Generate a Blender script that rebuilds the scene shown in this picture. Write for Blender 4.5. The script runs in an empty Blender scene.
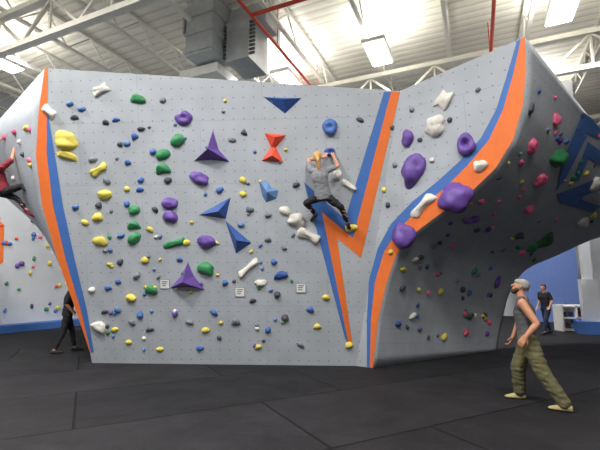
import bpy, bmesh, math, random
from mathutils import Vector, Matrix, noise
from mathutils.bvhtree import BVHTree
random.seed(7)
FOC=400.0; TH=math.radians(8.53); CT,ST=math.cos(TH),math.sin(TH)
EYE=Vector((0,0,1.6))
def rd(px,py):
    v=(225-py)/FOC
    return Vector(((px-300)/FOC, CT-v*ST, ST+v*CT))
def at(px,py,t): return EYE+rd(px,py)*t
def floor_t(px,py): return -1.6/rd(px,py).z
sc=bpy.context.scene
col=sc.collection
# ---------------- materials
def lin(c): 
    return tuple(((x/255)/12.92 if x/255<=0.04045 else ((x/255+0.055)/1.055)**2.4) for x in c)
MATS={}
def mat(name,rgb,rough=0.6,var=0.12,scale=8,bump=0.0,metal=0.0,emis=None):
    if name in MATS: return MATS[name]
    m=bpy.data.materials.new(name); m.use_nodes=True
    nt=m.node_tree; b=nt.nodes['Principled BSDF']
    c=lin(rgb)
    n=nt.nodes.new('ShaderNodeTexNoise'); n.inputs['Scale'].default_value=scale; n.inputs['Detail'].default_value=4
    tc=nt.nodes.new('ShaderNodeTexCoord'); nt.links.new(tc.outputs['Object'],n.inputs['Vector'])
    r=nt.nodes.new('ShaderNodeValToRGB')
    r.color_ramp.elements[0].position=0.3; r.color_ramp.elements[1].position=0.7
    r.color_ramp.elements[0].color=tuple(x*(1-var) for x in c)+(1,)
    r.color_ramp.elements[1].color=tuple(min(1,x*(1+var)) for x in c)+(1,)
    nt.links.new(n.outputs['Fac'],r.inputs['Fac']); nt.links.new(r.outputs['Color'],b.inputs['Base Color'])
    b.inputs['Roughness'].default_value=rough; b.inputs['Metallic'].default_value=metal
    if bump>0:
        bp=nt.nodes.new('ShaderNodeBump'); bp.inputs['Strength'].default_value=bump; bp.inputs['Distance'].default_value=0.02
        nt.links.new(n.outputs['Fac'],bp.inputs['Height']); nt.links.new(bp.outputs['Normal'],b.inputs['Normal'])
    if emis:
        b.inputs['Emission Color'].default_value=(1,0.98,0.94,1); b.inputs['Emission Strength'].default_value=emis
    MATS[name]=m; return m
def wall_mat():
    m=bpy.data.materials.new('painted_plywood'); m.use_nodes=True; nt=m.node_tree; N=nt.nodes; L=nt.links
    b=N['Principled BSDF']; b.inputs['Roughness'].default_value=0.75
    uv=N.new('ShaderNodeUVMap')
    mp=N.new('ShaderNodeVectorMath'); mp.operation='SCALE'; mp.inputs['Scale'].default_value=5.0
    L.new(uv.outputs[0],mp.inputs[0])
    fr=N.new('ShaderNodeVectorMath'); fr.operation='FRACTION'; L.new(mp.outputs[0],fr.inputs[0])
    sb=N.new('ShaderNodeVectorMath'); sb.operation='SUBTRACT'; sb.inputs[1].default_value=(0.5,0.5,0); L.new(fr.outputs[0],sb.inputs[0])
    ln=N.new('ShaderNodeVectorMath'); ln.operation='LENGTH'; L.new(sb.outputs[0],ln.inputs[0])
    lt=N.new('ShaderNodeMath'); lt.operation='LESS_THAN'; lt.inputs[1].default_value=0.06; L.new(ln.outputs['Value'],lt.inputs[0])
    br=N.new('ShaderNodeTexBrick'); br.offset=0.5
    br.inputs['Scale'].default_value=1.0; br.inputs['Brick Width'].default_value=2.44; br.inputs['Row Height'].default_value=1.22
    br.inputs['Mortar Size'].default_value=0.006
    br.inputs['Color1'].default_value=lin((176,182,190))+(1,); br.inputs['Color2'].default_value=lin((179,185,192))+(1,); br.inputs['Mortar'].default_value=lin((164,169,177))+(1,)
    L.new(uv.outputs[0],br.inputs['Vector'])
    ns=N.new('ShaderNodeTexNoise'); ns.inputs['Scale'].default_value=1.6; ns.inputs['Detail'].default_value=6; L.new(uv.outputs[0],ns.inputs['Vector'])
    rr=N.new('ShaderNodeValToRGB'); rr.color_ramp.elements[0].position=.35; rr.color_ramp.elements[1].position=.7
    rr.color_ramp.elements[0].color=(.9,.9,.9,1); rr.color_ramp.elements[1].color=(1.03,1.03,1.03,1); L.new(ns.outputs['Fac'],rr.inputs['Fac'])
    mu=N.new('ShaderNodeMixRGB'); mu.blend_type='MULTIPLY'; mu.inputs['Fac'].default_value=1; L.new(br.outputs['Color'],mu.inputs[1]); L.new(rr.outputs[0],mu.inputs[2])
    mx=N.new('ShaderNodeMixRGB'); L.new(lt.outputs[0],mx.inputs['Fac']); L.new(mu.outputs[0],mx.inputs[1]); mx.inputs[2].default_value=lin((112,118,126))+(1,)
    L.new(mx.outputs[0],b.inputs['Base Color']); return m
def floor_mat():
    m=bpy.data.materials.new('crash_mat_vinyl'); m.use_nodes=True; nt=m.node_tree; N=nt.nodes; L=nt.links
    b=N['Principled BSDF']; b.inputs['Roughness'].default_value=0.7
    tc=N.new('ShaderNodeTexCoord'); mp=N.new('ShaderNodeMapping'); mp.inputs['Rotation'].default_value=(0,0,math.radians(-28)); L.new(tc.outputs['Object'],mp.inputs['Vector'])
    br=N.new('ShaderNodeTexBrick'); br.offset=0.37; br.inputs['Scale'].default_value=1; br.inputs['Brick Width'].default_value=3.6; br.inputs['Row Height'].default_value=1.8
    br.inputs['Mortar Size'].default_value=0.018; br.inputs['Mortar Smooth'].default_value=0.4
    br.inputs['Color1'].default_value=lin((31,30,33))+(1,); br.inputs['Color2'].default_value=lin((40,39,42))+(1,); br.inputs['Mortar'].default_value=lin((14,14,16))+(1,)
    L.new(mp.outputs[0],br.inputs['Vector'])
    ns=N.new('ShaderNodeTexNoise'); ns.inputs['Scale'].default_value=1.3; ns.inputs['Detail'].default_value=8; ns.inputs['Roughness'].default_value=.7; L.new(tc.outputs['Object'],ns.inputs['Vector'])
    rr=N.new('ShaderNodeValToRGB'); rr.color_ramp.elements[0].position=.3; rr.color_ramp.elements[1].position=.72
    rr.color_ramp.elements[0].color=(.6,.6,.6,1); rr.color_ramp.elements[1].color=(1.45,1.45,1.45,1); L.new(ns.outputs['Fac'],rr.inputs['Fac'])
    mu=N.new('ShaderNodeMixRGB'); mu.blend_type='MULTIPLY'; mu.inputs['Fac'].default_value=1; L.new(br.outputs['Color'],mu.inputs[1]); L.new(rr.outputs[0],mu.inputs[2])
    L.new(mu.outputs[0],b.inputs['Base Color'])
    b.inputs['Specular IOR Level'].default_value=.25
    bp=N.new('ShaderNodeBump'); bp.invert=True; bp.inputs['Strength'].default_value=.7; bp.inputs['Distance'].default_value=.03; L.new(br.outputs['Fac'],bp.inputs['Height']); 
    b2=N.new('ShaderNodeBump'); b2.inputs['Strength'].default_value=.5; b2.inputs['Distance'].default_value=.07; L.new(ns.outputs['Fac'],b2.inputs['Height']); L.new(bp.outputs[0],b2.inputs['Normal'])
    L.new(b2.outputs[0],b.inputs['Normal']); return m
def deck_mat():
    m=bpy.data.materials.new('steel_deck'); m.use_nodes=True; nt=m.node_tree; N=nt.nodes; L=nt.links
    b=N['Principled BSDF']; b.inputs['Roughness'].default_value=.6
    tc=N.new('ShaderNodeTexCoord'); mp=N.new('ShaderNodeMapping'); mp.inputs['Rotation'].default_value=(0,0,math.radians(-66.4+90)); L.new(tc.outputs['Object'],mp.inputs['Vector'])
    w=N.new('ShaderNodeTexWave'); w.bands_direction='Y'; w.inputs['Scale'].default_value=1.05; L.new(mp.outputs[0],w.inputs['Vector'])
    rr=N.new('ShaderNodeValToRGB'); rr.color_ramp.elements[0].position=.05; rr.color_ramp.elements[1].position=.25
    rr.color_ramp.elements[0].color=lin((214,210,196))+(1,); rr.color_ramp.elements[1].color=lin((238,234,220))+(1,)
    L.new(w.outputs['Fac'],rr.inputs['Fac']); L.new(rr.outputs[0],b.inputs['Base Color'])
    bp=N.new('ShaderNodeBump'); bp.inputs['Strength'].default_value=.4; bp.inputs['Distance'].default_value=.03; L.new(w.outputs['Fac'],bp.inputs['Height']); L.new(bp.outputs[0],b.inputs['Normal'])
    return m
WALL=wall_mat()
ORANGE=mat('orange_paint',(236,118,50),.6,.04); BLUEP=mat('blue_paint',(66,112,184),.6,.04)
C={'Y':mat('yellow_hold',(222,206,92),.6),'G':mat('green_hold',(52,136,84),.55),'P':mat('purple_hold',(104,74,156),.5),
 'B':mat('blue_hold',(72,112,180),.5),'D':mat('deep_blue_hold',(50,86,156),.5),'W':mat('white_hold',(222,219,210),.55),'R':mat('red_hold',(226,80,52),.5),
 'K':mat('black_hold',(72,76,86),.55),'N':mat('pink_hold',(228,100,138),.5),'L':mat('light_blue_hold',(100,138,190),.55),'E':mat('grey_hold',(120,128,138),.6),'T':mat('dark_green_hold',(42,84,56),.5)}
# ---------------- mesh helper
class MB:
    def __init__(s): s.v=[];s.f=[];s.m=[];s.mats=[];s.uv=[]
    def mi(s,m):
        if m not in s.mats: s.mats.append(m)
        return s.mats.index(m)
    def add(s,vs,fs,m,uv=None):
        o=len(s.v); s.v+= [tuple(x) for x in vs]; s.f+=[tuple(i+o for i in f) for f in fs]; s.m+=[s.mi(m)]*len(fs)
        s.uv+= (uv if uv else [(0,0)]*len(vs))
    def box(s,c,ax,h,m):
        c=Vector(c); vs=[c+ax[0]*h[0]*i+ax[1]*h[1]*j+ax[2]*h[2]*k for i in(-1,1) for j in(-1,1) for k in(-1,1)]
        s.add(vs,[(0,1,3,2),(4,6,7,5),(0,4,5,1),(2,3,7,6),(0,2,6,4),(1,5,7,3)],m)
    def beam(s,a,b,w,h,m):
        a=Vector(a);b=Vector(b);d=b-a;l=d.length;d.normalize()
        up=Vector((0,0,1)) if abs(d.z)<.95 else Vector((1,0,0))
        r=d.cross(up).normalized();u=r.cross(d)
        s.box((a+b)/2,(d,r,u),(l/2,w/2,h/2),m)
    def tube(s,a,b,r,m,n=10,r2=None):
        a=Vector(a);b=Vector(b);d=(b-a).normalized();r2=r if r2 is None else r2
        up=Vector((0,0,1)) if abs(d.z)<.95 else Vector((1,0,0))
        x=d.cross(up).normalized();y=x.cross(d);vs=[]
        for i in range(n):
            q=2*math.pi*i/n; o=x*math.cos(q)+y*math.sin(q); vs+=[a+o*r,b+o*r2]
        fs=[(2*i,2*((i+1)%n),2*((i+1)%n)+1,2*i+1) for i in range(n)]
        fs.append(tuple(2*i for i in range(n)));fs.append(tuple(2*i+1 for i in reversed(range(n))))
        s.add(vs,fs,m)
    def obj(s,name,smooth=False,uv=False,parent=None):
        me=bpy.data.meshes.new(name); me.from_pydata(s.v,[],s.f)
        for m in s.mats: me.materials.append(m)
        me.polygons.foreach_set('material_index',s.m)
        me.polygons.foreach_set('use_smooth',[smooth]*len(s.f))
        if uv:
            l=me.uv_layers.new(name='UVMap')
            for i,lp in enumerate(me.loops): l.data[i].uv=s.uv[lp.vertex_index]
        me.update()
        o=bpy.data.objects.new(name,me); col.objects.link(o)
        if parent: o.parent=parent
        return o
X,Y,Z=Vector((1,0,0)),Vector((0,1,0)),Vector((0,0,1))
# ---------------- climbing wall geometry
BL=at(92,363,floor_t(92,363)); BL.z=0
PC=at(356,366,floor_t(356,366)); PC.z=0
TL=at(45,68,7.84)
def normal3(a,b,c):
    n=(b-a).cross(c-a).normalized()
    return n if n.dot(EYE-a)>0 else -n
nA=normal3(BL,PC,TL)
def plane(px,py,o,n):
    d=rd(px,py); t=(o-EYE).dot(n)/d.dot(n); return EYE+d*t,t
TR,_=plane(400,91,BL,nA)
PR=at(525,37,6.36)
nB=normal3(TR,PC,PR)
lb=[(45,68),(39,110),(36,155),(42,205),(58,260),(76,310),(90,352),(92,363)]
LB=[plane(x,y,BL,nA)[0] for x,y in lb]; LB[-1]=BL.copy()
seam=[(525,37),(526,70),(523,105),(513,140),(496,168),(470,193),(440,214),(412,235),(396,255),(386,285),(378,320),(373,368)]
SE=[plane(x,y,PC,nB)[0] for x,y in seam]; SE[-1].z=0
def axes(n):
    x=Z.cross(n).normalized(); 
    y=n.cross(x).normalized(); return x,y
wb=MB()
def addpoly(pts,n,o):
    bm=bmesh.new(); vs=[bm.verts.new(p) for p in pts]; f=bm.faces.new(vs); f.normal_update()
    if f.normal.dot(n)<0: f.normal_flip()
    bmesh.ops.triangulate(bm,faces=bm.faces[:]); bm.verts.index_update()
    x,y=axes(n)
    V=[v.co.copy() for v in bm.verts]; Fs=[tuple(v.index for v in f.verts) for f in bm.faces]
    wb.add(V,Fs,WALL,[((p-o).dot(x),(p-o).dot(y)) for p in V]); bm.free()
addpoly(LB+[PC,TR],nA,BL)
addpoly([TR]+SE+[PC],nB,PC)
def catmull(P,s):
    n=len(P)-1; x=s*n; i=min(int(x),n-1); f=x-i
    p0=P[max(i-1,0)];p1=P[i];p2=P[i+1];p3=P[min(i+2,n)]
    return 0.5*((2*p1)+(p2-p0)*f+(2*p0-5*p1+4*p2-p3)*f*f+(3*p1-p0-3*p2+p3)*f**3)
def lerpP(P,s):
    n=len(P)-1; x=s*n; i=min(int(x),n-1); return P[i].lerp(P[i+1],x-i)
P1=at(497,350,floor_t(497,350)); P1.z=0
FF=at(655,198,16.0)
RE=[P1,at(502,322,10.4),at(510,292,11.0),at(526,270,11.6),at(556,256,12.2),at(600,237,13.0),at(645,228,14.5),FF]
L_=list(reversed(SE)); NU,NV=40,44
def coons(u,v):
    Bm=SE[-1].lerp(P1,u); Tm=SE[0].lerp(FF,u); Lm=lerpP(L_,v); Rm=catmull(RE,v)
    bl=(1-u)*(1-v)*SE[-1]+u*(1-v)*P1+(1-u)*v*SE[0]+u*v*FF
    return (1-v)*Bm+v*Tm+(1-u)*Lm+u*Rm-bl
vv=[k/NV for k in range(NV+1)]
Vc=[coons(i/NU,v) for v in vv for i in range(NU+1)]
UVc=[(i/NU*10,v*6.5) for v in vv for i in range(NU+1)]
Fc=[(j*(NU+1)+i,j*(NU+1)+i+1,(j+1)*(NU+1)+i+1,(j+1)*(NU+1)+i) for j in range(NV) for i in range(NU)]
def orient(V,Fs):
    out=[]
    for f in Fs:
        n=(V[f[1]]-V[f[0]]).cross(V[f[2]]-V[f[0]])
        out.append(n.dot(EYE-V[f[0]]))
    return Fs if sum(out)>0 else [tuple(reversed(f)) for f in Fs]
Fc=orient(Vc,Fc); wb.add(Vc,Fc,WALL,UVc)
back=[(-28,150,12.6),(-24,166,12.6),(-12,180,12.8),(5,197,13),(40,228,13.3),(75,275,13.8),(95,315,14.2),(100,330,14.4)]
BK=[at(*b) for b in back]; BK[-1].z=0
ND=14; Vd=[];UVd=[]
for j in range(8):
    for i in range(ND+1):
        Vd.append(LB[j].lerp(BK[j],i/ND)); UVd.append((i/ND*6,j*.8))
Fd=[(j*(ND+1)+i,j*(ND+1)+i+1,(j+1)*(ND+1)+i+1,(j+1)*(ND+1)+i) for j in range(7) for i in range(ND)]
Fd=orient(Vd,Fd)
wb.add(Vd,Fd,WALL,UVd)
wall=wb.obj('climbing_wall',False,True)
sm=[len(p.vertices)==4 for p in wall.data.polygons]
wall.data.polygons.foreach_set('use_smooth',sm)
so=wall.modifiers.new('thick','SOLIDIFY'); so.thickness=.1; so.offset=-1
bvC=BVHTree.FromPolygons(Vc,Fc); bvD=BVHTree.FromPolygons(Vd,Fd)
def hit(px,py,s):
    d=rd(px,py)
    if s=='A': p,t=plane(px,py,BL,nA); return p,nA,t
    if s=='B': p,t=plane(px,py,PC,nB); return p,nB,t
    if s=='E': p,t=plane(px,py,EO,nE); return p,nE,t
    bv=bvC if s=='C' else bvD
    dn=d.normalized(); loc,n,i,dist=bv.ray_cast(EYE,dn)
    if loc is None:
        loc,n,i,dd=bv.find_nearest(EYE+d*(11 if s=='C' else 10))
    if n.dot(EYE-loc)<0: n=-n
    return loc,n,(loc-EYE).length/d.length
def paint(poly,s,m,mb,off=.006,cuts=0):
    bm=bmesh.new(); vs=[bm.verts.new((x,y,0)) for x,y in poly]; f0=bm.faces.new(vs); f0.normal_update(); bmesh.ops.triangulate(bm,faces=bm.faces[:])
    for _ in range(cuts): bmesh.ops.subdivide_edges(bm,edges=bm.edges[:],cuts=1,use_grid_fill=True)
    bm.verts.index_update(); V=[]
    for v in bm.verts:
        p,n,t=hit(v.co.x,v.co.y,s); V.append(p+n*off)
    mb.add(V,orient(V,[tuple(v.index for v in f.verts) for f in bm.faces]),m); bm.free()
def strip(a,b,s,m,mb,off=.006):
    for i in range(len(a)-1): paint([a[i],a[i+1],b[i+1],b[i]],s,m,mb,off)
pm=MB()
oi=[(521,39),(513,75),(503,110),(489,140),(468,165),(446,187),(420,208),(398,230),(384,252),(375,282),(371,320),(370,367)]
bi=[(517,41),(507,75),(496,110),(481,138),(461,160),(438,181),(412,202),(391,224),(378,248),(369,280),(367,320),(367,367)]
strip(seam,oi,'B',ORANGE,pm); strip(oi,bi,'B',BLUEP,pm)
paint([(391,92),(400,92),(361,258),(337,238),(353,348),(349,346),(322,212),(353,238)],'A',ORANGE,pm)
paint([(384,92),(391,92),(353,238),(322,212),(349,346),(345,338),(304,182),(345,219)],'A',BLUEP,pm)
li=[(48,68),(47,110),(47,155),(53,205),(66,260),(81,310),(91,352)]
strip(lb[:7],li,'A',ORANGE,pm)
strip(li[1:],[(48,112),(55,155),(63,205),(75,260),(87,310),(94,352)],'A',BLUEP,pm)
for poly in [[(582,112),(604,128),(604,142),(587,134),(566,176),(556,190),(562,160)],[(587,142),(612,160),(604,168),(588,158),(578,180),(571,183)],
             [(556,194),(612,172),(616,182),(578,198),(600,206),(592,212),(560,203)]]:
    paint(poly,'C',BLUEP,pm,.02,4)
pm.obj('painted_stripes',parent=wall)
# ---------------- holds
def icopts(sub):
    bm=bmesh.new(); bmesh.ops.create_icosphere(bm,subdivisions=sub,radius=1); bm.verts.index_update()
    r=([v.co.copy() for v in bm.verts],[tuple(v.index for v in f.verts) for f in bm.faces]); bm.free(); return r
ICO={k:icopts(k) for k in (1,2,3,4)}
def holdmesh(mb,px,py,w,h,rot,c,s,kind='blob',sub=3,dep=None):
    p,n,t=hit(px,py,s); x,y=axes(n)
    k=t/FOC; w*=k*.48; h*=k*.48
    d=dep if dep else .75*min(w,h)+.015
    sd=Vector((px*.37,py*.53,0)); V=[]
    cr,sr=math.cos(math.radians(rot)),math.sin(math.radians(rot))
    for q in ICO[sub][0]:
        g=1+.34*noise.noise(q*1.1+sd)+.05*noise.noise(q*2.6+sd)
        a,b,e=q.x*g,q.y*g,q.z*g
        if kind=='jug': b=b-.45*a*a+.2+.3*max(e,0)
        if kind=='bone': b*=.55+.75*a*a; e*=.7+.4*a*a
        if kind=='pocket' : 
            rr=(a*a+b*b); e-= .7*math.exp(-rr*7) if e>0 else 0
        e=max(e,-.08)
        a*=w;b*=h
        A=a*cr-b*sr;B=a*sr+b*cr
        V.append(p+x*A+y*B+n*(e*d))
    mb.add(V,ICO[sub][1],C[c])
NAMES={'Y':'yellow','G':'green','P':'purple','B':'blue','D':'blue','W':'white','R':'red','K':'black','N':'pink','L':'light_blue','E':'grey','T':'green'}
big=[ # px,py,w,h,rot,c,surface,kind
(101,90,19,13,25,'W','A','bone'),(138,100,17,9,-5,'G','A','jug'),(184,118,18,15,0,'P','A','pocket'),(66,142,25,20,-10,'Y','A','blob'),(67,156,23,9,-15,'Y','A','jug'),
(99,170,20,12,30,'Y','A','bone'),(105,195,16,10,10,'Y','A','blob'),(98,217,12,9,0,'Y','A','blob'),(100,242,16,9,-10,'Y','A','jug'),(131,298,11,9,0,'Y','A','blob'),
(178,140,15,12,30,'G','A','blob'),(163,155,16,11,30,'G','A','blob'),(163,170,15,11,0,'G','A','jug'),(134,210,12,9,0,'G','A','blob'),(134,226,15,9,0,'G','A','jug'),(135,238,15,11,40,'G','A','blob'),
(175,243,22,11,15,'G','A','bone'),(206,269,18,13,-20,'G','A','blob'),(152,291,13,10,0,'G','A','jug'),
(200,178,20,13,-20,'P','A','blob'),(170,203,17,12,-15,'P','A','blob'),(171,217,17,13,-30,'P','A','blob'),(206,242,19,14,-10,'P','A','blob'),
(330,127,16,16,0,'B','A','pocket'),(248,268,25,10,40,'W','A','bone'),(261,283,11,8,0,'W','A','blob'),(285,211,11,10,0,'W','A','blob'),(297,222,20,14,-30,'W','A','jug'),(309,236,22,14,-30,'W','A','bone'),
(349,186,19,10,-35,'W','A','bone'),(337,175,9,12,0,'W','A','blob'),(281,276,15,8,20,'D','A','jug'),(99,328,17,12,-30,'W','A','jug'),(49,112,18,14,-40,'W','A','bone'),(330,152,11,9,0,'D','A','pocket'),
(351,228,14,8,0,'Y','A','blob'),
(443,100,15,27,-30,'W','B','bone'),(435,126,22,20,20,'W','B','blob'),(408,138,13,17,-10,'P','B','blob'),(466,144,19,22,0,'P','B','pocket'),(413,170,24,34,-10,'P','B','blob'),(480,166,14,13,0,'W','B','blob'),
(456,197,32,34,-40,'P','B','blob'),(422,206,32,16,45,'W','B','bone'),(403,236,25,27,-20,'P','B','blob'),
(558,158,34,19,10,'G','C','blob'),(531,146,16,17,0,'N','C','pocket'),(539,180,19,15,0,'N','C','blob'),(555,120,13,15,0,'N','C','blob'),(529,209,14,11,0,'N','C','blob'),(543,240,18,24,-10,'T','C','blob'),(532,247,14,12,0,'G','C','blob'),
(472,220,19,12,20,'P','C','jug'),(594,184,18,16,0,'W','C','blob'),(582,222,20,12,0,'W','C','blob'),(530,110,8,12,0,'K','C','jug'),(518,236,22,9,0,'K','C','jug'),(497,282,16,8,60,'P','C','jug'),
]
for b in big:
    mb=MB(); px,py,w,h,rot,c,s,kind=b
    holdmesh(mb,px,py,w,h,rot,c,s,kind,4 if w>18 else 3)
    mb.obj(NAMES[c]+'_climbing_hold',True)
def volume(name,tris,c,s='A'):
    mb=MB()
    for base,ap,hh in tris:
        P=[hit(x,y,s)[0]-hit(x,y,s)[1]*.005 for x,y in base]; a=hit(*ap,s); T=a[0]+a[1]*hh
        n=len(P); V=P+[T]; mb.add(V,[(i,(i+1)%n,n) for i in range(n)]+[tuple(reversed(range(n)))],C[c])
        mb.tube(T-a[1]*(hh*.6),T-a[1]*(hh*.5),.01,C['K'],6)
    return mb.obj(name)
volume('purple_volume',[([(194,161),(206,150),(213,130),(219,150),(230,162),(212,160)],(212,150),.28)],'P')
volume('purple_volume',[([(170,288),(181,276),(188,262),(194,276),(205,290),(187,287)],(187,279),.28)],'P')
volume('red_volume',[([(264,133),(287,135),(275,149),(271,148)],(276,138),.14),([(261,161),(271,146),(276,147),(284,163)],(273,156),.14)],'R')
volume('blue_volume',[([(263,97),(302,98),(285,114)],(284,101),.16)],'D')
volume('blue_volume',[([(198,215),(231,197),(226,219)],(220,211),.16)],'D')
volume('blue_volume',[([(225,220),(252,243),(236,254)],(238,239),.16)],'D')
volume('light_blue_volume',[([(258,179),(268,182),(272,188),(279,190),(277,199),(266,203),(262,196)],(268,192),.12)],'L')
sm_=MB()
def sh(x,y,c,s='A',w=8,h=6,r=0,k='blob'): holdmesh(sm_,x,y,w,h,r,c,s,k,2)
for x,y,c in [(70,104,'B'),(82,109,'B'),(127,189,'Y'),(160,349,'Y'),(132,323,'E'),(129,342,'Y'),(110,265,'Y'),(243,180,'Y'),(243,194,'Y'),(317,327,'Y'),(349,345,'Y'),(326,298,'Y'),
 (135,137,'B'),(127,144,'B'),(141,129,'K'),(116,120,'B'),(106,123,'K'),(120,144,'K'),(128,163,'B'),(141,180,'B'),(140,190,'B'),(127,204,'B'),(153,152,'B'),(76,208,'B'),(75,118,'K'),(85,222,'Y'),
 (244,133,'K'),(232,140,'E'),(241,225,'L'),(296,185,'K'),(250,210,'E'),(268,240,'E'),(284,248,'E'),(274,262,'B'),(277,295,'K'),(214,313,'B'),(206,330,'Y'),(236,322,'E'),(253,301,'K'),
 (99,205,'K'),(107,181,'E'),(121,236,'B'),(108,288,'B'),(118,282,'B'),(137,276,'E'),(145,260,'Y'),(120,262,'K'),(150,230,'Y'),(187,243,'Y'),(180,260,'B'),(225,283,'B'),(175,314,'P'),(190,322,'E'),
 (105,312,'K'),(118,310,'L'),(140,315,'B'),(150,330,'K'),(115,330,'Y'),(200,348,'B'),(268,330,'B'),(285,318,'K'),(300,345,'E'),(310,310,'B'),(258,347,'Y'),
 (168,180,'K'),(155,210,'K'),(220,190,'B'),(268,215,'E'),(163,100,'E'),(360,120,'K'),(93,160,'E'),(92,290,'W')]:
    sh(x,y,c,'A',random.uniform(6.5,9.5),random.uniform(4.5,7.5),random.uniform(-40,40),random.choice(['blob','jug']))
for _ in range(50):
    x=random.uniform(98,330);y=random.uniform(235,352) 
    if x>310 and y<300: continue
    sh(x,y,random.choice('BBYYKEPLGEYW'),'A',random.uniform(3.5,5.5),random.uniform(3,4.5),random.uniform(-60,60))
for _ in range(18):
    sh(random.uniform(90,300),random.uniform(90,235),random.choice('BEELY'),'A',4,3.5)
for x,y,c in [(378,135,'Y'),(392,128,'K'),(420,140,'K'),(395,165,'E'),(384,190,'Y'),(432,160,'W'),(388,205,'K'),(372,225,'Y'),(412,110,'E'),(478,90,'E'),(450,120,'K'),(376,160,'Y'),(391,252,'Y')]:
    sh(x,y,c,'B',5.5,5.5)
for _ in range(190):
    x=random.uniform(384,600);y=random.uniform(90,345)
    ok=True
    for (x0,y0),(x1,y1) in zip(seam[:-1],seam[1:]):
        if y0<=y<=y1 and x< x0+(x1-x0)*(y-y0)/(y1-y0)+9: ok=False
    if bvC.ray_cast(EYE,rd(x,y).normalized())[0] is None: ok=False
    if ok:
        big_=random.random()<.3
        sh(x,y,random.choice('NNKKEBPGYNKDW'),'C',random.uniform(4,6.5)+(4 if big_ else 0),random.uniform(4,5.5)+(2 if big_ else 0),random.uniform(-60,60),random.choice(['blob','jug']))
for _ in range(14):
    x=random.uniform(2,34);y=random.uniform(125,190)
    if bvD.ray_cast(EYE,rd(x,y).normalized())[0] is not None: sh(x,y,random.choice('NKWBY'),'D',7,6)
sm_.obj('small_climbing_holds',True,parent=wall)
cards=MB()
WH=mat('white_card',(232,232,230),.5,.03)
for x,y in [(165,284),(240,292),(301,288)]:
    p,n,t=hit(x,y,'A'); ax=axes(n); cards.box(p+n*.008,(ax[0],ax[1],n),(.1,.095,.006),C['E']); cards.box(p+n*.012,(ax[0],ax[1],n),(.09,.085,.006),WH)
    for k in range(3): cards.box(p+n*.019+ax[1]*(.05-.04*k)-ax[0]*.01*k,(ax[0],ax[1],n),(.06-.01*k,.008,.001),C['K'])
cards.obj('route_label_cards',parent=wall)
# ---------------- room (rotated)
mA=math.radians(23.6); MV=Vector((math.sin(mA),math.cos(mA),0)); PV=Vector((math.cos(mA),-math.sin(mA),0))
def RM(p,m,z): return PV*p+MV*m+Z*z
f=MB(); f.box((0,8,-.1),(X,Y,Z),(34,34,.1),floor_mat()); f.obj('floor')
g=MB(); g.box((0,12,9.35),(X,Y,Z),(36,36,.1),deck_mat()); g.obj('ceiling')
WP=mat('gym_wall_paint',(205,208,214),.7,.04,2)
w=MB(); w.box(RM(0,24,4.6),(PV,MV,Z),(22,.1,4.7),WP); w.obj('wall_back')
w=MB(); w.box(RM(-17,6,4.6),(PV,MV,Z),(.1,18,4.7),WP); w.obj('wall_left')
w=MB(); w.box(RM(19,6,4.6),(PV,MV,Z),(.1,18,4.7),WP); w.obj('wall_right')
EO=RM(-15.2,8,0); nE=PV.copy()
w=MB(); w.box(RM(-15.5,10,2.6),(PV,MV,Z),(.3,11,2.6),mat('far_wall_paint',(206,210,216),.7,.03,2)); w.box(RM(-14.9,10,.12),(PV,MV,Z),(.35,11,.12),BLUEP)
eo=w.obj('bouldering_wall')
w=MB()
for _ in range(60): 
    holdmesh(w,random.uniform(-5,75),random.uniform(185,315),random.uniform(3,6),random.uniform(3,6),0,random.choice('NBYGPKR'),'E','blob',2)
paint([(-8,215),(4,225),(3,262),(-8,270)],'E',ORANGE,w,.02)
w.obj('bouldering_wall_holds',True,parent=eo)
# ---------------- ceiling structure
ST_=mat('painted_steel',(232,229,218),.5,.05); tr=MB()
for i in range(-9,11):
    p=i*2.05-.35
    tr.beam(RM(p,-4,9.2),RM(p,24,9.2),.14,.09,ST_); tr.beam(RM(p,-4,8.5),RM(p,24,8.5),.11,.08,ST_)
    k=0;m=-4.0
    while m<23.5:
        z0,z1=(9.2,8.5) if k%2 else (8.5,9.2)
        tr.beam(RM(p,m,z0),RM(p,m+.7,z1),.04,.04,ST_); m+=.7;k+=1
for m in (5.5,12.2,18.9):
    for dz,hh in ((8.35,.14),(7.35,.14)):
        tr.beam(RM(-16.8,m,dz),RM(18.8,m,dz),.18,hh,ST_)
    p=-16.8;k=0
    while p<17.6:
        z0,z1=(7.4,8.3) if k%2 else (8.3,7.4)
        tr.beam(RM(p,m,z0),RM(p+1.0,m,z1),.07,.07,ST_)
        if k%2==0: tr.beam(RM(p,m,7.4),RM(p,m,8.3),.05,.05,ST_)
        p+=1.0;k+=1
tr.obj('ceiling_trusses')
pp=MB(); RED=mat('red_pipe_paint',(206,74,52),.45,.05)
for p,r in ((-4.6,.045),(.75,.045),(5.6,.085)):
    pp.tube(RM(p,-4,8.05),RM(p,23.8,8.05),r,RED)
    for m in range(-3,23,3): pp.tube(RM(p,m,8.05),RM(p,m,9.2),.015,RED,6)
pp.tube(RM(-4.6,7.6,8.05),RM(.75,7.6,8.05),.05,RED)
pp.obj('sprinkler_pipes')
cn=MB(); GS=mat('galvanised_steel',(186,190,192),.45,.1,6,metal=.35); DK=mat('dark_louver',(86,88,92),.5,.1); LG=mat('duct_white',(225,224,218),.5,.05)
q=Vector((-2.45,9.9,0))
def db(c,h,m): cn.box(q+Vector(c),(PV,MV,Z),h,m)
db((0,0,8.35),(.42,.42,.85),GS)
for z in (7.6,8.1,8.6,9.1): db((0,0,z),(.46,.46,.03),GS)
db((-.1,.6,7.3),(.62,.5,.13),LG); db((-.1,.6,7.46),(.5,.4,.05),DK)
db((1.0,.2,7.95),(.36,.5,.55),GS)
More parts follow.
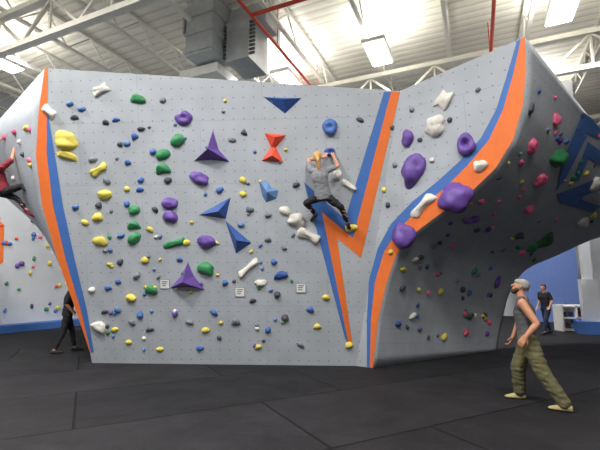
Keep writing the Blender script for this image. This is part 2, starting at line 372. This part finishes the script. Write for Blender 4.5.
for k in range(9): db((1.0,-.31,7.5+k*.11),(.32,.02,.03),DK)
for k in range(9): db((.62,.2,7.5+k*.11),(.02,.42,.03),DK)
db((.5,.5,8.75),(1.3,.35,.3),GS)
for k in (-.6,.2,1.1,1.7): db((k,.5,8.75),(.03,.38,.33),GS)
cn.tube(q+Vector((1.2,.2,8.3)),q+Vector((1.2,.2,9.25)),.06,GS)
cn.tube(q+Vector((.8,.2,8.3)),q+Vector((.8,.2,9.25)),.03,GS)
cn.obj('air_conditioning_duct')
EM=mat('lamp_diffuser',(255,255,250),.5,0,emis=9); 
def lamp(x,y,z,e,up_fill=62):
    mb=MB(); c=Vector((x,y,z)); mb.box(c+Z*.06,(PV,MV,Z),(.32,.68,.05),LG); mb.box(c,(PV,MV,Z),(.28,.62,.012),EM)
    for a in (-.5,.5): mb.tube(c+MV*a+Z*.1,c+MV*a+Z*(9.2-z),.008,GS,5)
    mb.box(c+Z*.115,(PV,MV,Z),(.26,.6,.008),EM)  # glowing top panel, added to go with the upward ceiling fill
    o=mb.obj('high_bay_light')
    for dz,rx,en in ((-.03,0,e),(.14,math.pi,up_fill)):  # first is the lamp; second, facing up, is fill added to brighten the ceiling
        l=bpy.data.lights.new('lamp','AREA'); l.shape='RECTANGLE'; l.size=.56; l.size_y=1.24; l.energy=en; l.color=(1,.975,.94)
        lo=bpy.data.objects.new('lamp_and_up_fill',l); lo.location=c+Z*dz; lo.rotation_euler=(rx,0,-mA); col.objects.link(lo); lo.parent=o
for x,y,e in [(2.24,10.6,240),(-.38,12.2,240),(6.3,8.7,180),(-3.5,3.0,420),(.5,1.2,360),(-7.5,6,360),(4.3,3.2,130),(-5,-2,430),(2,-3,340),(-9,11,300),(8.5,14,300)]: lamp(x,y,7.95 if y<7 else 8.15,e)
# ---------------- right background
rb=MB(); 
c=at(553,330,17.5); c.z=0
rb.box(Vector((c.x,c.y,2.2)),(PV,MV,Z),(1.1,.15,2.2),mat('blue_wall_panel',(104,130,196),.6,.05))
rb.obj('blue_climbing_panel')
rb=MB(); c=at(566,314,16.2); 
rb.add([c+Vector((-.35,0,-.4)),c+Vector((.35,0,-.3)),c+Vector((0,0,.5)),c+Vector((0,-.3,0))],[(0,1,3),(1,2,3),(2,0,3),(0,2,1)],C['P']); rb.obj('purple_volume')
rb=MB(); c=at(593,333,floor_t(593,333)); c.z=0
rb.box(c+Z*4.5,(PV,MV,Z),(.14,.14,4.5),WP); rb.box(c+Z*.9,(PV,MV,Z),(.24,.24,.9),WP);rb.box(c+Z*.2,(PV,MV,Z),(.5,.5,.2),BLUEP); rb.obj('padded_column')
rb=MB(); c=at(574,331,floor_t(574,331)); c.z=0
for k in range(3): rb.box(c+Z*(.06+.4*k),(X,Y,Z),(.5,.25,.025),WH)
for k in (-.5,0,.5): rb.box(c+X*k+Z*.46,(X,Y,Z),(.025,.25,.45),WH)
rb.box(c+Y*.24+Z*.46,(X,Y,Z),(.5,.01,.45),WH)
for k in range(7): rb.box(c+X*(-.4+.13*k)+Z*(.18+.4*(k%2)),(X,Y,Z),(.04,.14,.08),random.choice([C['K'],C['R'],C['B'],C['E']]))
rb.obj('shoe_shelf')
# ---------------- people
def hullparts(items):
    pts=[]
    for c,r,R in items:
        c=Vector(c); rr=(r,r,r) if not isinstance(r,(tuple,list)) else r
        for q in ICO[2][0]:
            o=Vector((q.x*rr[0],q.y*rr[1],q.z*rr[2])); pts.append(c+(R@o if R else o))
    bm=bmesh.new(); vs=[bm.verts.new(p) for p in pts]
    res=bmesh.ops.convex_hull(bm,input=vs)
    loose=[v for v in bm.verts if not v.link_faces]; bmesh.ops.delete(bm,geom=loose,context='VERTS')
    bm.verts.index_update(); r=([v.co.copy() for v in bm.verts],[tuple(v.index for v in f.verts) for f in bm.faces]); bm.free(); return r
class Figure:
    def __init__(s): s.layers={}
    def add(s,layer,*items):
        items=[(i+(None,)) if len(i)==2 else i for i in items]
        s.layers.setdefault(layer,[]).append(hullparts(items))
    def build(s,name,mats,vox):
        out=MB()
        for L,parts in s.layers.items():
            mb=MB()
            for v,f in parts: mb.add(v,f,mats[L])
            vx=vox.get(L,.012)
            if vx is None: out.add(mb.v,mb.f,mats[L]); continue
            o=mb.obj('tmp'); r=o.modifiers.new('r','REMESH'); r.mode='VOXEL'; r.voxel_size=vx
            sm=o.modifiers.new('s','SMOOTH'); sm.factor=.5; sm.iterations=2 if L=='skin' else 5
            dg=bpy.context.evaluated_depsgraph_get(); me=bpy.data.meshes.new_from_object(o.evaluated_get(dg))
            V=[]
            for v in me.vertices:
                c=v.co.copy()
                if L in('pants','shirt'):
                    a=.012 if L=='pants' else .007
                    w_=noise.noise(Vector((c.x*9,c.y*9,c.z*22)))+.5*noise.noise(Vector((c.x*20,c.y*20,c.z*34)))
                    c+=v.normal*(a*w_)
                V.append(c)
            out.add(V,[tuple(p.vertices) for p in me.polygons],mats[L])
            bpy.data.objects.remove(o); bpy.data.meshes.remove(me)
        return out.obj(name,True)
def basis(r,f,u): return Matrix((r,f,u)).transposed()
def hand(F,w,d,n,side,curl,sc=1.0):
    d=d.normalized(); n=(n-d*n.dot(d)).normalized(); s=d.cross(n).normalized()*side
    a=lambda x,y,z=0: w+(d*x+s*y+n*z)*sc
    F.add('skin',(a(.0,.012),.021*sc),(a(.0,-.012),.021*sc),(a(.085,.030),.014*sc),(a(.085,-.030),.013*sc))
    for k,(o,l) in enumerate([(.032,.070),(.011,.078),(-.011,.073),(-.031,.058)]):
        p=a(.088,o); ang=curl*.5
        for j,fr in enumerate((.45,.32,.23)):
            dd=(d*math.cos(ang)+n*math.sin(ang)); q_=p+dd*l*fr*sc
            r0=(.0095-.001*j)*sc; F.add('skin',(p,r0),(q_,r0*.92)); p=q_; ang+=curl*.8
    p=a(.022,.026,.004); dd=(d*.65+s*.65+n*.35).normalized(); q_=p+dd*.042*sc; F.add('skin',(p,.014*sc),(q_,.011*sc))
    dd=(d*.9+s*.15+n*.45).normalized(); F.add('skin',(q_,.011*sc),(q_+dd*.034*sc,.009*sc))
def person(name,J,hf,mats,o={}):
    F=Figure(); J={k:Vector(v) for k,v in J.items()}
    up=(J['neck']-J['pelvis']).normalized(); R=(J['shR']-J['shL']).normalized(); fw=up.cross(R).normalized(); R=fw.cross(up).normalized(); B=basis(R,fw,up)
    g=o.get('g',1.0); chest=J['chest']; pel=J['pelvis']; waist=(chest*.45+pel*.55)
    def torso(L,e,low=True):
        F.add(L,(chest+up*.03,(.145*g+e,.10*g+e,.13+e),B),(waist,(.12*g+e,.088*g+e,.07+e),B))
        F.add(L,(waist,(.12*g+e,.088*g+e,.07+e),B),(pel+up*.02,(.145*g+e,.10*g+e,.07+e),B))
    torso('skin',0); F.add('skin',(pel,(.145*g,.105*g,.08),B),(pel-up*.04,(.13*g,.1*g,.06),B))
    nk=J['neck']; hd=J['head']
    hf=Vector(hf).normalized(); hu=(hd-nk).normalized(); hr=hf.cross(hu).normalized(); hu=hr.cross(hf).normalized(); HB=basis(hr,hf,hu)
    F.add('skin',(nk-up*.04,.058*g),(hd-hu*.05-hf*.01,.052*g))
    for s in 'LR':
        sh_,el,wr=J['sh'+s],J['el'+s],J['wr'+s]; hp,kn,an=J['hip'+s],J['kn'+s],J['an'+s]
        F.add('skin',(nk-up*.05,.045*g),(sh_,.055*g)); F.add('skin',(chest+up*.06,.09*g),(sh_,.056*g))
        F.add('skin',(sh_,.055*g),(el*.6+sh_*.4,.047*g)); F.add('skin',(el*.6+sh_*.4,.047*g),(el,.038*g)); F.add('skin',(el,.038*g),(el*.7+wr*.3,.041*g)); F.add('skin',(el*.7+wr*.3,.041*g),(wr,.026*g))
        hd_=J.get('hd'+s,(wr-el)); hn=J.get('hn'+s,fw); hand(F,wr,Vector(hd_),Vector(hn),1 if s=='L' else -1,o.get('curl',.5),g)
        F.add('skin',(hp,.085*g),(kn,.055*g)); F.add('skin',(kn,.055*g),(kn*.65+an*.35,.054*g)); F.add('skin',(kn*.65+an*.35,.054*g),(an,.036*g))
        td=Vector(J['toe'+s]).normalized(); fu=o.get('fu'+s,Z); sole=an-fu*.065
        e=.006
        F.add('shoe',(an-td*.035-fu*.03,.04+e),(sole+td*.02+fu*.025,.036+e)); 
        F.add('shoe',(sole-td*.045+fu*.012,(.036,.036,.022)),(sole+td*.12+fu*.008,(.042,.042,.022)))
        F.add('shoe',(sole+td*.12+fu*.01,(.042,.042,.024)),(sole+td*.17+fu*.008,(.032,.032,.02)),(an+td*.02-fu*.02,.035))
        pr=o.get('pant',(.098,.068,.05))
        F.add('pants',(hp,pr[0]),(kn,pr[1])); F.add('pants',(kn,pr[1]),(an+(kn-an).normalized()*o.get('cuff',.06),pr[2]))
        sl=o.get('sleeve',.0)
        if sl>0:
            e2=sh_.lerp(el,min(sl,1)); F.add('shirt',(sh_,.07*g),(e2,.06*g))
            F.add('shirt',(chest+up*.06,.105*g),(sh_,.07*g)); F.add('shirt',(nk-up*.06,.06*g),(sh_,.066*g))
        else:
            st=sh_.lerp(nk,.40); F.add('shirt',(chest+up*.05,.12*g),(st+up*.02,.052)); F.add('shirt',(chest+up*.06,.12*g),(sh_.lerp(chest,.3),.075*g))
    torso('shirt',.03); F.add('shirt',(pel+up*.03,(.165*g,.126*g,.07),B),(pel-up*o.get('hem',.02),(.168*g,.132*g,.03),B))
    F.add('pants',(pel+up*.01,(.155*g,.116*g,.07),B),(pel-up*.05,(.148*g,.12*g,.06),B),)
    def H(x,y,z): return hd+hr*x+hf*y+hu*z
    F.add('skin',(H(0,-.012,.03),(.074,.09,.082),HB),(H(0,.0,-.01),(.068,.083,.07),HB))
    F.add('skin',(H(0,.012,-.02),(.062,.07,.055),HB),(H(0,.05,-.085),(.03,.03,.024),HB))
    F.add('skin',(H(0,.08,.018),.008),(H(0,.102,-.018),.012)); F.add('skin',(H(.03,.078,.022),.01),(H(-.03,.078,.022),.01))
    F.add('skin',(H(0,.078,-.05),(.024,.013,.011),HB))
    for sx in (-1,1):
        F.add('skin',(H(.074*sx,-.005,.012),(.008,.017,.026),HB),(H(.078*sx,-.012,-.012),(.006,.01,.014),HB))
        F.add('eye',(H(.03*sx,.0795,.004),(.013,.008,.008),HB)); F.add('pupil',(H(.03*sx,.0865,.004),(.0055,.003,.0055),HB))
    F.add('lip',(H(0,.0885,-.05),(.02,.005,.006),HB))
    if 'hair' in mats:
        F.add('hair',(H(0,-.028,.045),(.083,.09,.083),HB),(H(0,-.04,.0),(.079,.075,.07),HB)); F.add('hair',(H(0,.02,.085),(.06,.06,.035),HB),(H(0,-.03,.06),(.08,.08,.07),HB))
        if o.get('pony'):
            F.add('hair',(H(0,-.10,.03),.03),(H(.01,-.15,-.04),.036)); F.add('hair',(H(.01,-.15,-.04),.036),(H(.012,-.135,-.2),.016))
    if 'cap' in mats:
        F.add('cap',(H(0,-.022,.048),(.086,.096,.078),HB),(H(0,-.045,.02),(.08,.075,.05),HB),(H(0,.02,.065),(.074,.072,.04),HB)); F.add('cap',(H(0,-.10,.0),.022),(H(0,-.115,-.04),.012))
    if 'beard' in mats:
        F.add('beard',(H(0,.052,-.092),(.045,.042,.036),HB),(H(.05,.02,-.05),(.024,.03,.03),HB),(H(-.05,.02,-.05),(.024,.03,.03),HB)); F.add('beard',(H(.02,.088,-.034),(.014,.01,.008),HB),(H(-.02,.088,-.034),(.014,.01,.008),HB))
    bm={'eye':mat('eye_white',(225,222,215),.3,0),'pupil':mat('iris_dark',(40,28,22),.2,0),'lip':mat('lips',(170,100,90),.5,.02)}; bm.update(mats)
    return F.build(name,bm,{'skin':o.get('vox',.007),'shirt':.010,'pants':.011,'shoe':.008,'hair':.009,'cap':.008,'beard':.007,'eye':None,'pupil':None,'lip':None})
SK=mat('skin',(206,150,122),.5,.06,20); SK2=mat('skin_tan',(192,136,106),.5,.06,20)
GT=mat('grey_heather_shirt',(140,142,148),.9,.1,60,.3); DGT=mat('charcoal_tank',(82,82,84),.9,.1,30,.3); OL=mat('olive_trousers',(100,96,66),.9,.14,10,.5)
BKC=mat('black_fabric',(34,34,40),.85,.15,12,.3); SHO=mat('khaki_shoe',(176,166,116),.7,.12,20); SHB=mat('dark_shoe',(50,46,48),.6); BLO=mat('blond_hair',(206,164,104),.6,.25,40,.5)
BRN=mat('brown_hair',(62,44,34),.6,.2,40,.5); BAN=mat('bandana_cloth',(150,148,142),.9,.4,60,.2); MAR=mat('maroon_shoe',(120,34,44),.6)
NAVY=mat('navy_fabric',(44,50,78),.85,.1); PNK=mat('maroon_shirt',(150,52,66),.85,.12,14,.3)
# torso upright, weight between the feet, head tipped up toward the climber
person('standing_man',dict(pelvis=(3.14,5.68,.87),chest=(3.135,5.71,1.19),neck=(3.14,5.74,1.42),head=(3.125,5.755,1.575),
 shL=(3.03,5.55,1.355),shR=(3.26,5.87,1.355),elL=(3.13,5.42,1.09),wrL=(2.98,5.45,.92),elR=(3.22,6.0,1.09),wrR=(3.12,6.03,.86),
 hipL=(3.10,5.61,.86),hipR=(3.20,5.75,.86),knL=(3.19,5.51,.48),knR=(3.07,5.86,.48),anL=(3.39,5.39,.085),anR=(3.12,5.97,.085),toeL=(-.75,.5,0),toeR=(-.9,.35,0),
 hdL=(-.5,.25,-.8),hnL=(.3,.5,-.3)),(-.82,.44,.34),
 {'skin':SK2,'shirt':DGT,'pants':OL,'shoe':SHO,'cap':BAN,'beard':BRN},{'pant':(.125,.098,.082),'cuff':.03,'hem':.06,'g':1.1,'curl':.7})
def Aj(px,py,off):
    _,_,t=hit(px,py,'A'); return at(px,py,t-off)
person('climbing_woman',dict(pelvis=Aj(323,196,.32),chest=Aj(320,178,.36),neck=Aj(319,167.5,.36),head=Aj(317.5,158,.36),
 shL=Aj(311,170,.34),shR=Aj(328,170,.33),elL=Aj(308,160,.14),wrL=Aj(325,157,.12),elR=Aj(338,166,.18),wrR=Aj(334,157,.13),
 hipL=Aj(318.5,197,.30),hipR=Aj(327.5,197,.30),knL=Aj(306,203,.34),knR=Aj(341,207,.34),anL=Aj(315,214,.12),anR=Aj(348,223,.14),toeL=(-.35,.8,-.25),toeR=(.3,.85,-.25),
 hdL=(.3,.3,1),hdR=(-.3,.3,1),hnL=(.2,1,0),hnR=(-.2,1,0)),(.1,.95,.28),
 {'skin':SK,'shirt':GT,'pants':BKC,'shoe':SHB,'hair':BLO},{'g':.92,'pant':(.092,.060,.044),'sleeve':.6,'pony':True,'curl':.9,'hem':.04})
def std(name,cx,cy,face,mats,o,h=1.7,stride=.25):
    f_=Vector((face[0],face[1],0)).normalized(); r_=f_.cross(Z); k=h/1.72; b=Vector((cx,cy,0))
    P=lambda r,f,z: b+r_*r*k+f_*f*k+Z*z*k
    person(name,dict(pelvis=P(0,0,.9),chest=P(0,.02,1.23),neck=P(0,.02,1.45),head=P(0,.05,1.6),shL=P(-.17,.02,1.40),shR=P(.17,.02,1.40),
     elL=P(-.26,-.02,1.14),elR=P(.26,-.06,1.14),wrL=P(-.26,.14,.95),wrR=P(.24,.1,.93),hipL=P(-.085,0,.88),hipR=P(.085,0,.88),
     knL=P(-.12,stride*.62,.49),knR=P(.12,-stride*.3,.48),anL=P(-.14,stride,.085/k),anR=P(.14,-stride,.085/k),toeL=f_,toeR=f_),face,mats,o)
std('watching_person',-5.66,9.95,(.75,.5,.25),{'skin':SK,'shirt':BKC,'pants':BKC,'shoe':SHB,'hair':BRN},{'g':.95,'sleeve':.9,'vox':.01,'curl':.4},1.74,.22)
c=at(548,334,floor_t(548,334))
std('walking_person',c.x,c.y,(-.8,-.3,.0),{'skin':SK,'shirt':BKC,'pants':NAVY,'shoe':SHB,'hair':BRN},{'g':.95,'sleeve':.7,'vox':.01,'curl':.4},1.62,.32)
person('overhang_climber',dict(pelvis=at(4,190,9.6),chest=at(-2,174,9.5),neck=at(-4,164,9.5),head=at(-5,156,9.45),
 shL=at(-10,167,9.6),shR=at(3,167,9.3),elL=at(-8,150,9.7),wrL=at(0,140,9.9),elR=at(12,160,9.3),wrR=at(14,148,9.5),
 hipL=at(1,193,9.7),hipR=at(7,191,9.5),knL=at(16,198,9.6),knR=at(23,186,9.4),anL=at(27,210,9.6),anR=at(37,202,9.3),toeL=(.7,.3,-.5),toeR=(.5,.4,-.7)),(.6,.7,.2),
 {'skin':SK,'shirt':PNK,'pants':BKC,'shoe':MAR,'hair':BRN},{'g':1.05,'sleeve':.9,'vox':.01,'curl':.9})
# ---------------- world & camera
W=bpy.data.worlds.new('World'); sc.world=W; W.use_nodes=True; bg=W.node_tree.nodes['Background']; bg.inputs[0].default_value=(.93,.96,1,1); bg.inputs[1].default_value=.36
cam=bpy.data.cameras.new('Camera'); cam.sensor_width=36; cam.lens=24; co=bpy.data.objects.new('Camera',cam); co.location=EYE; co.rotation_euler=(math.pi/2+TH,0,0); col.objects.link(co); sc.camera=co
sc.view_settings.view_transform='Standard'
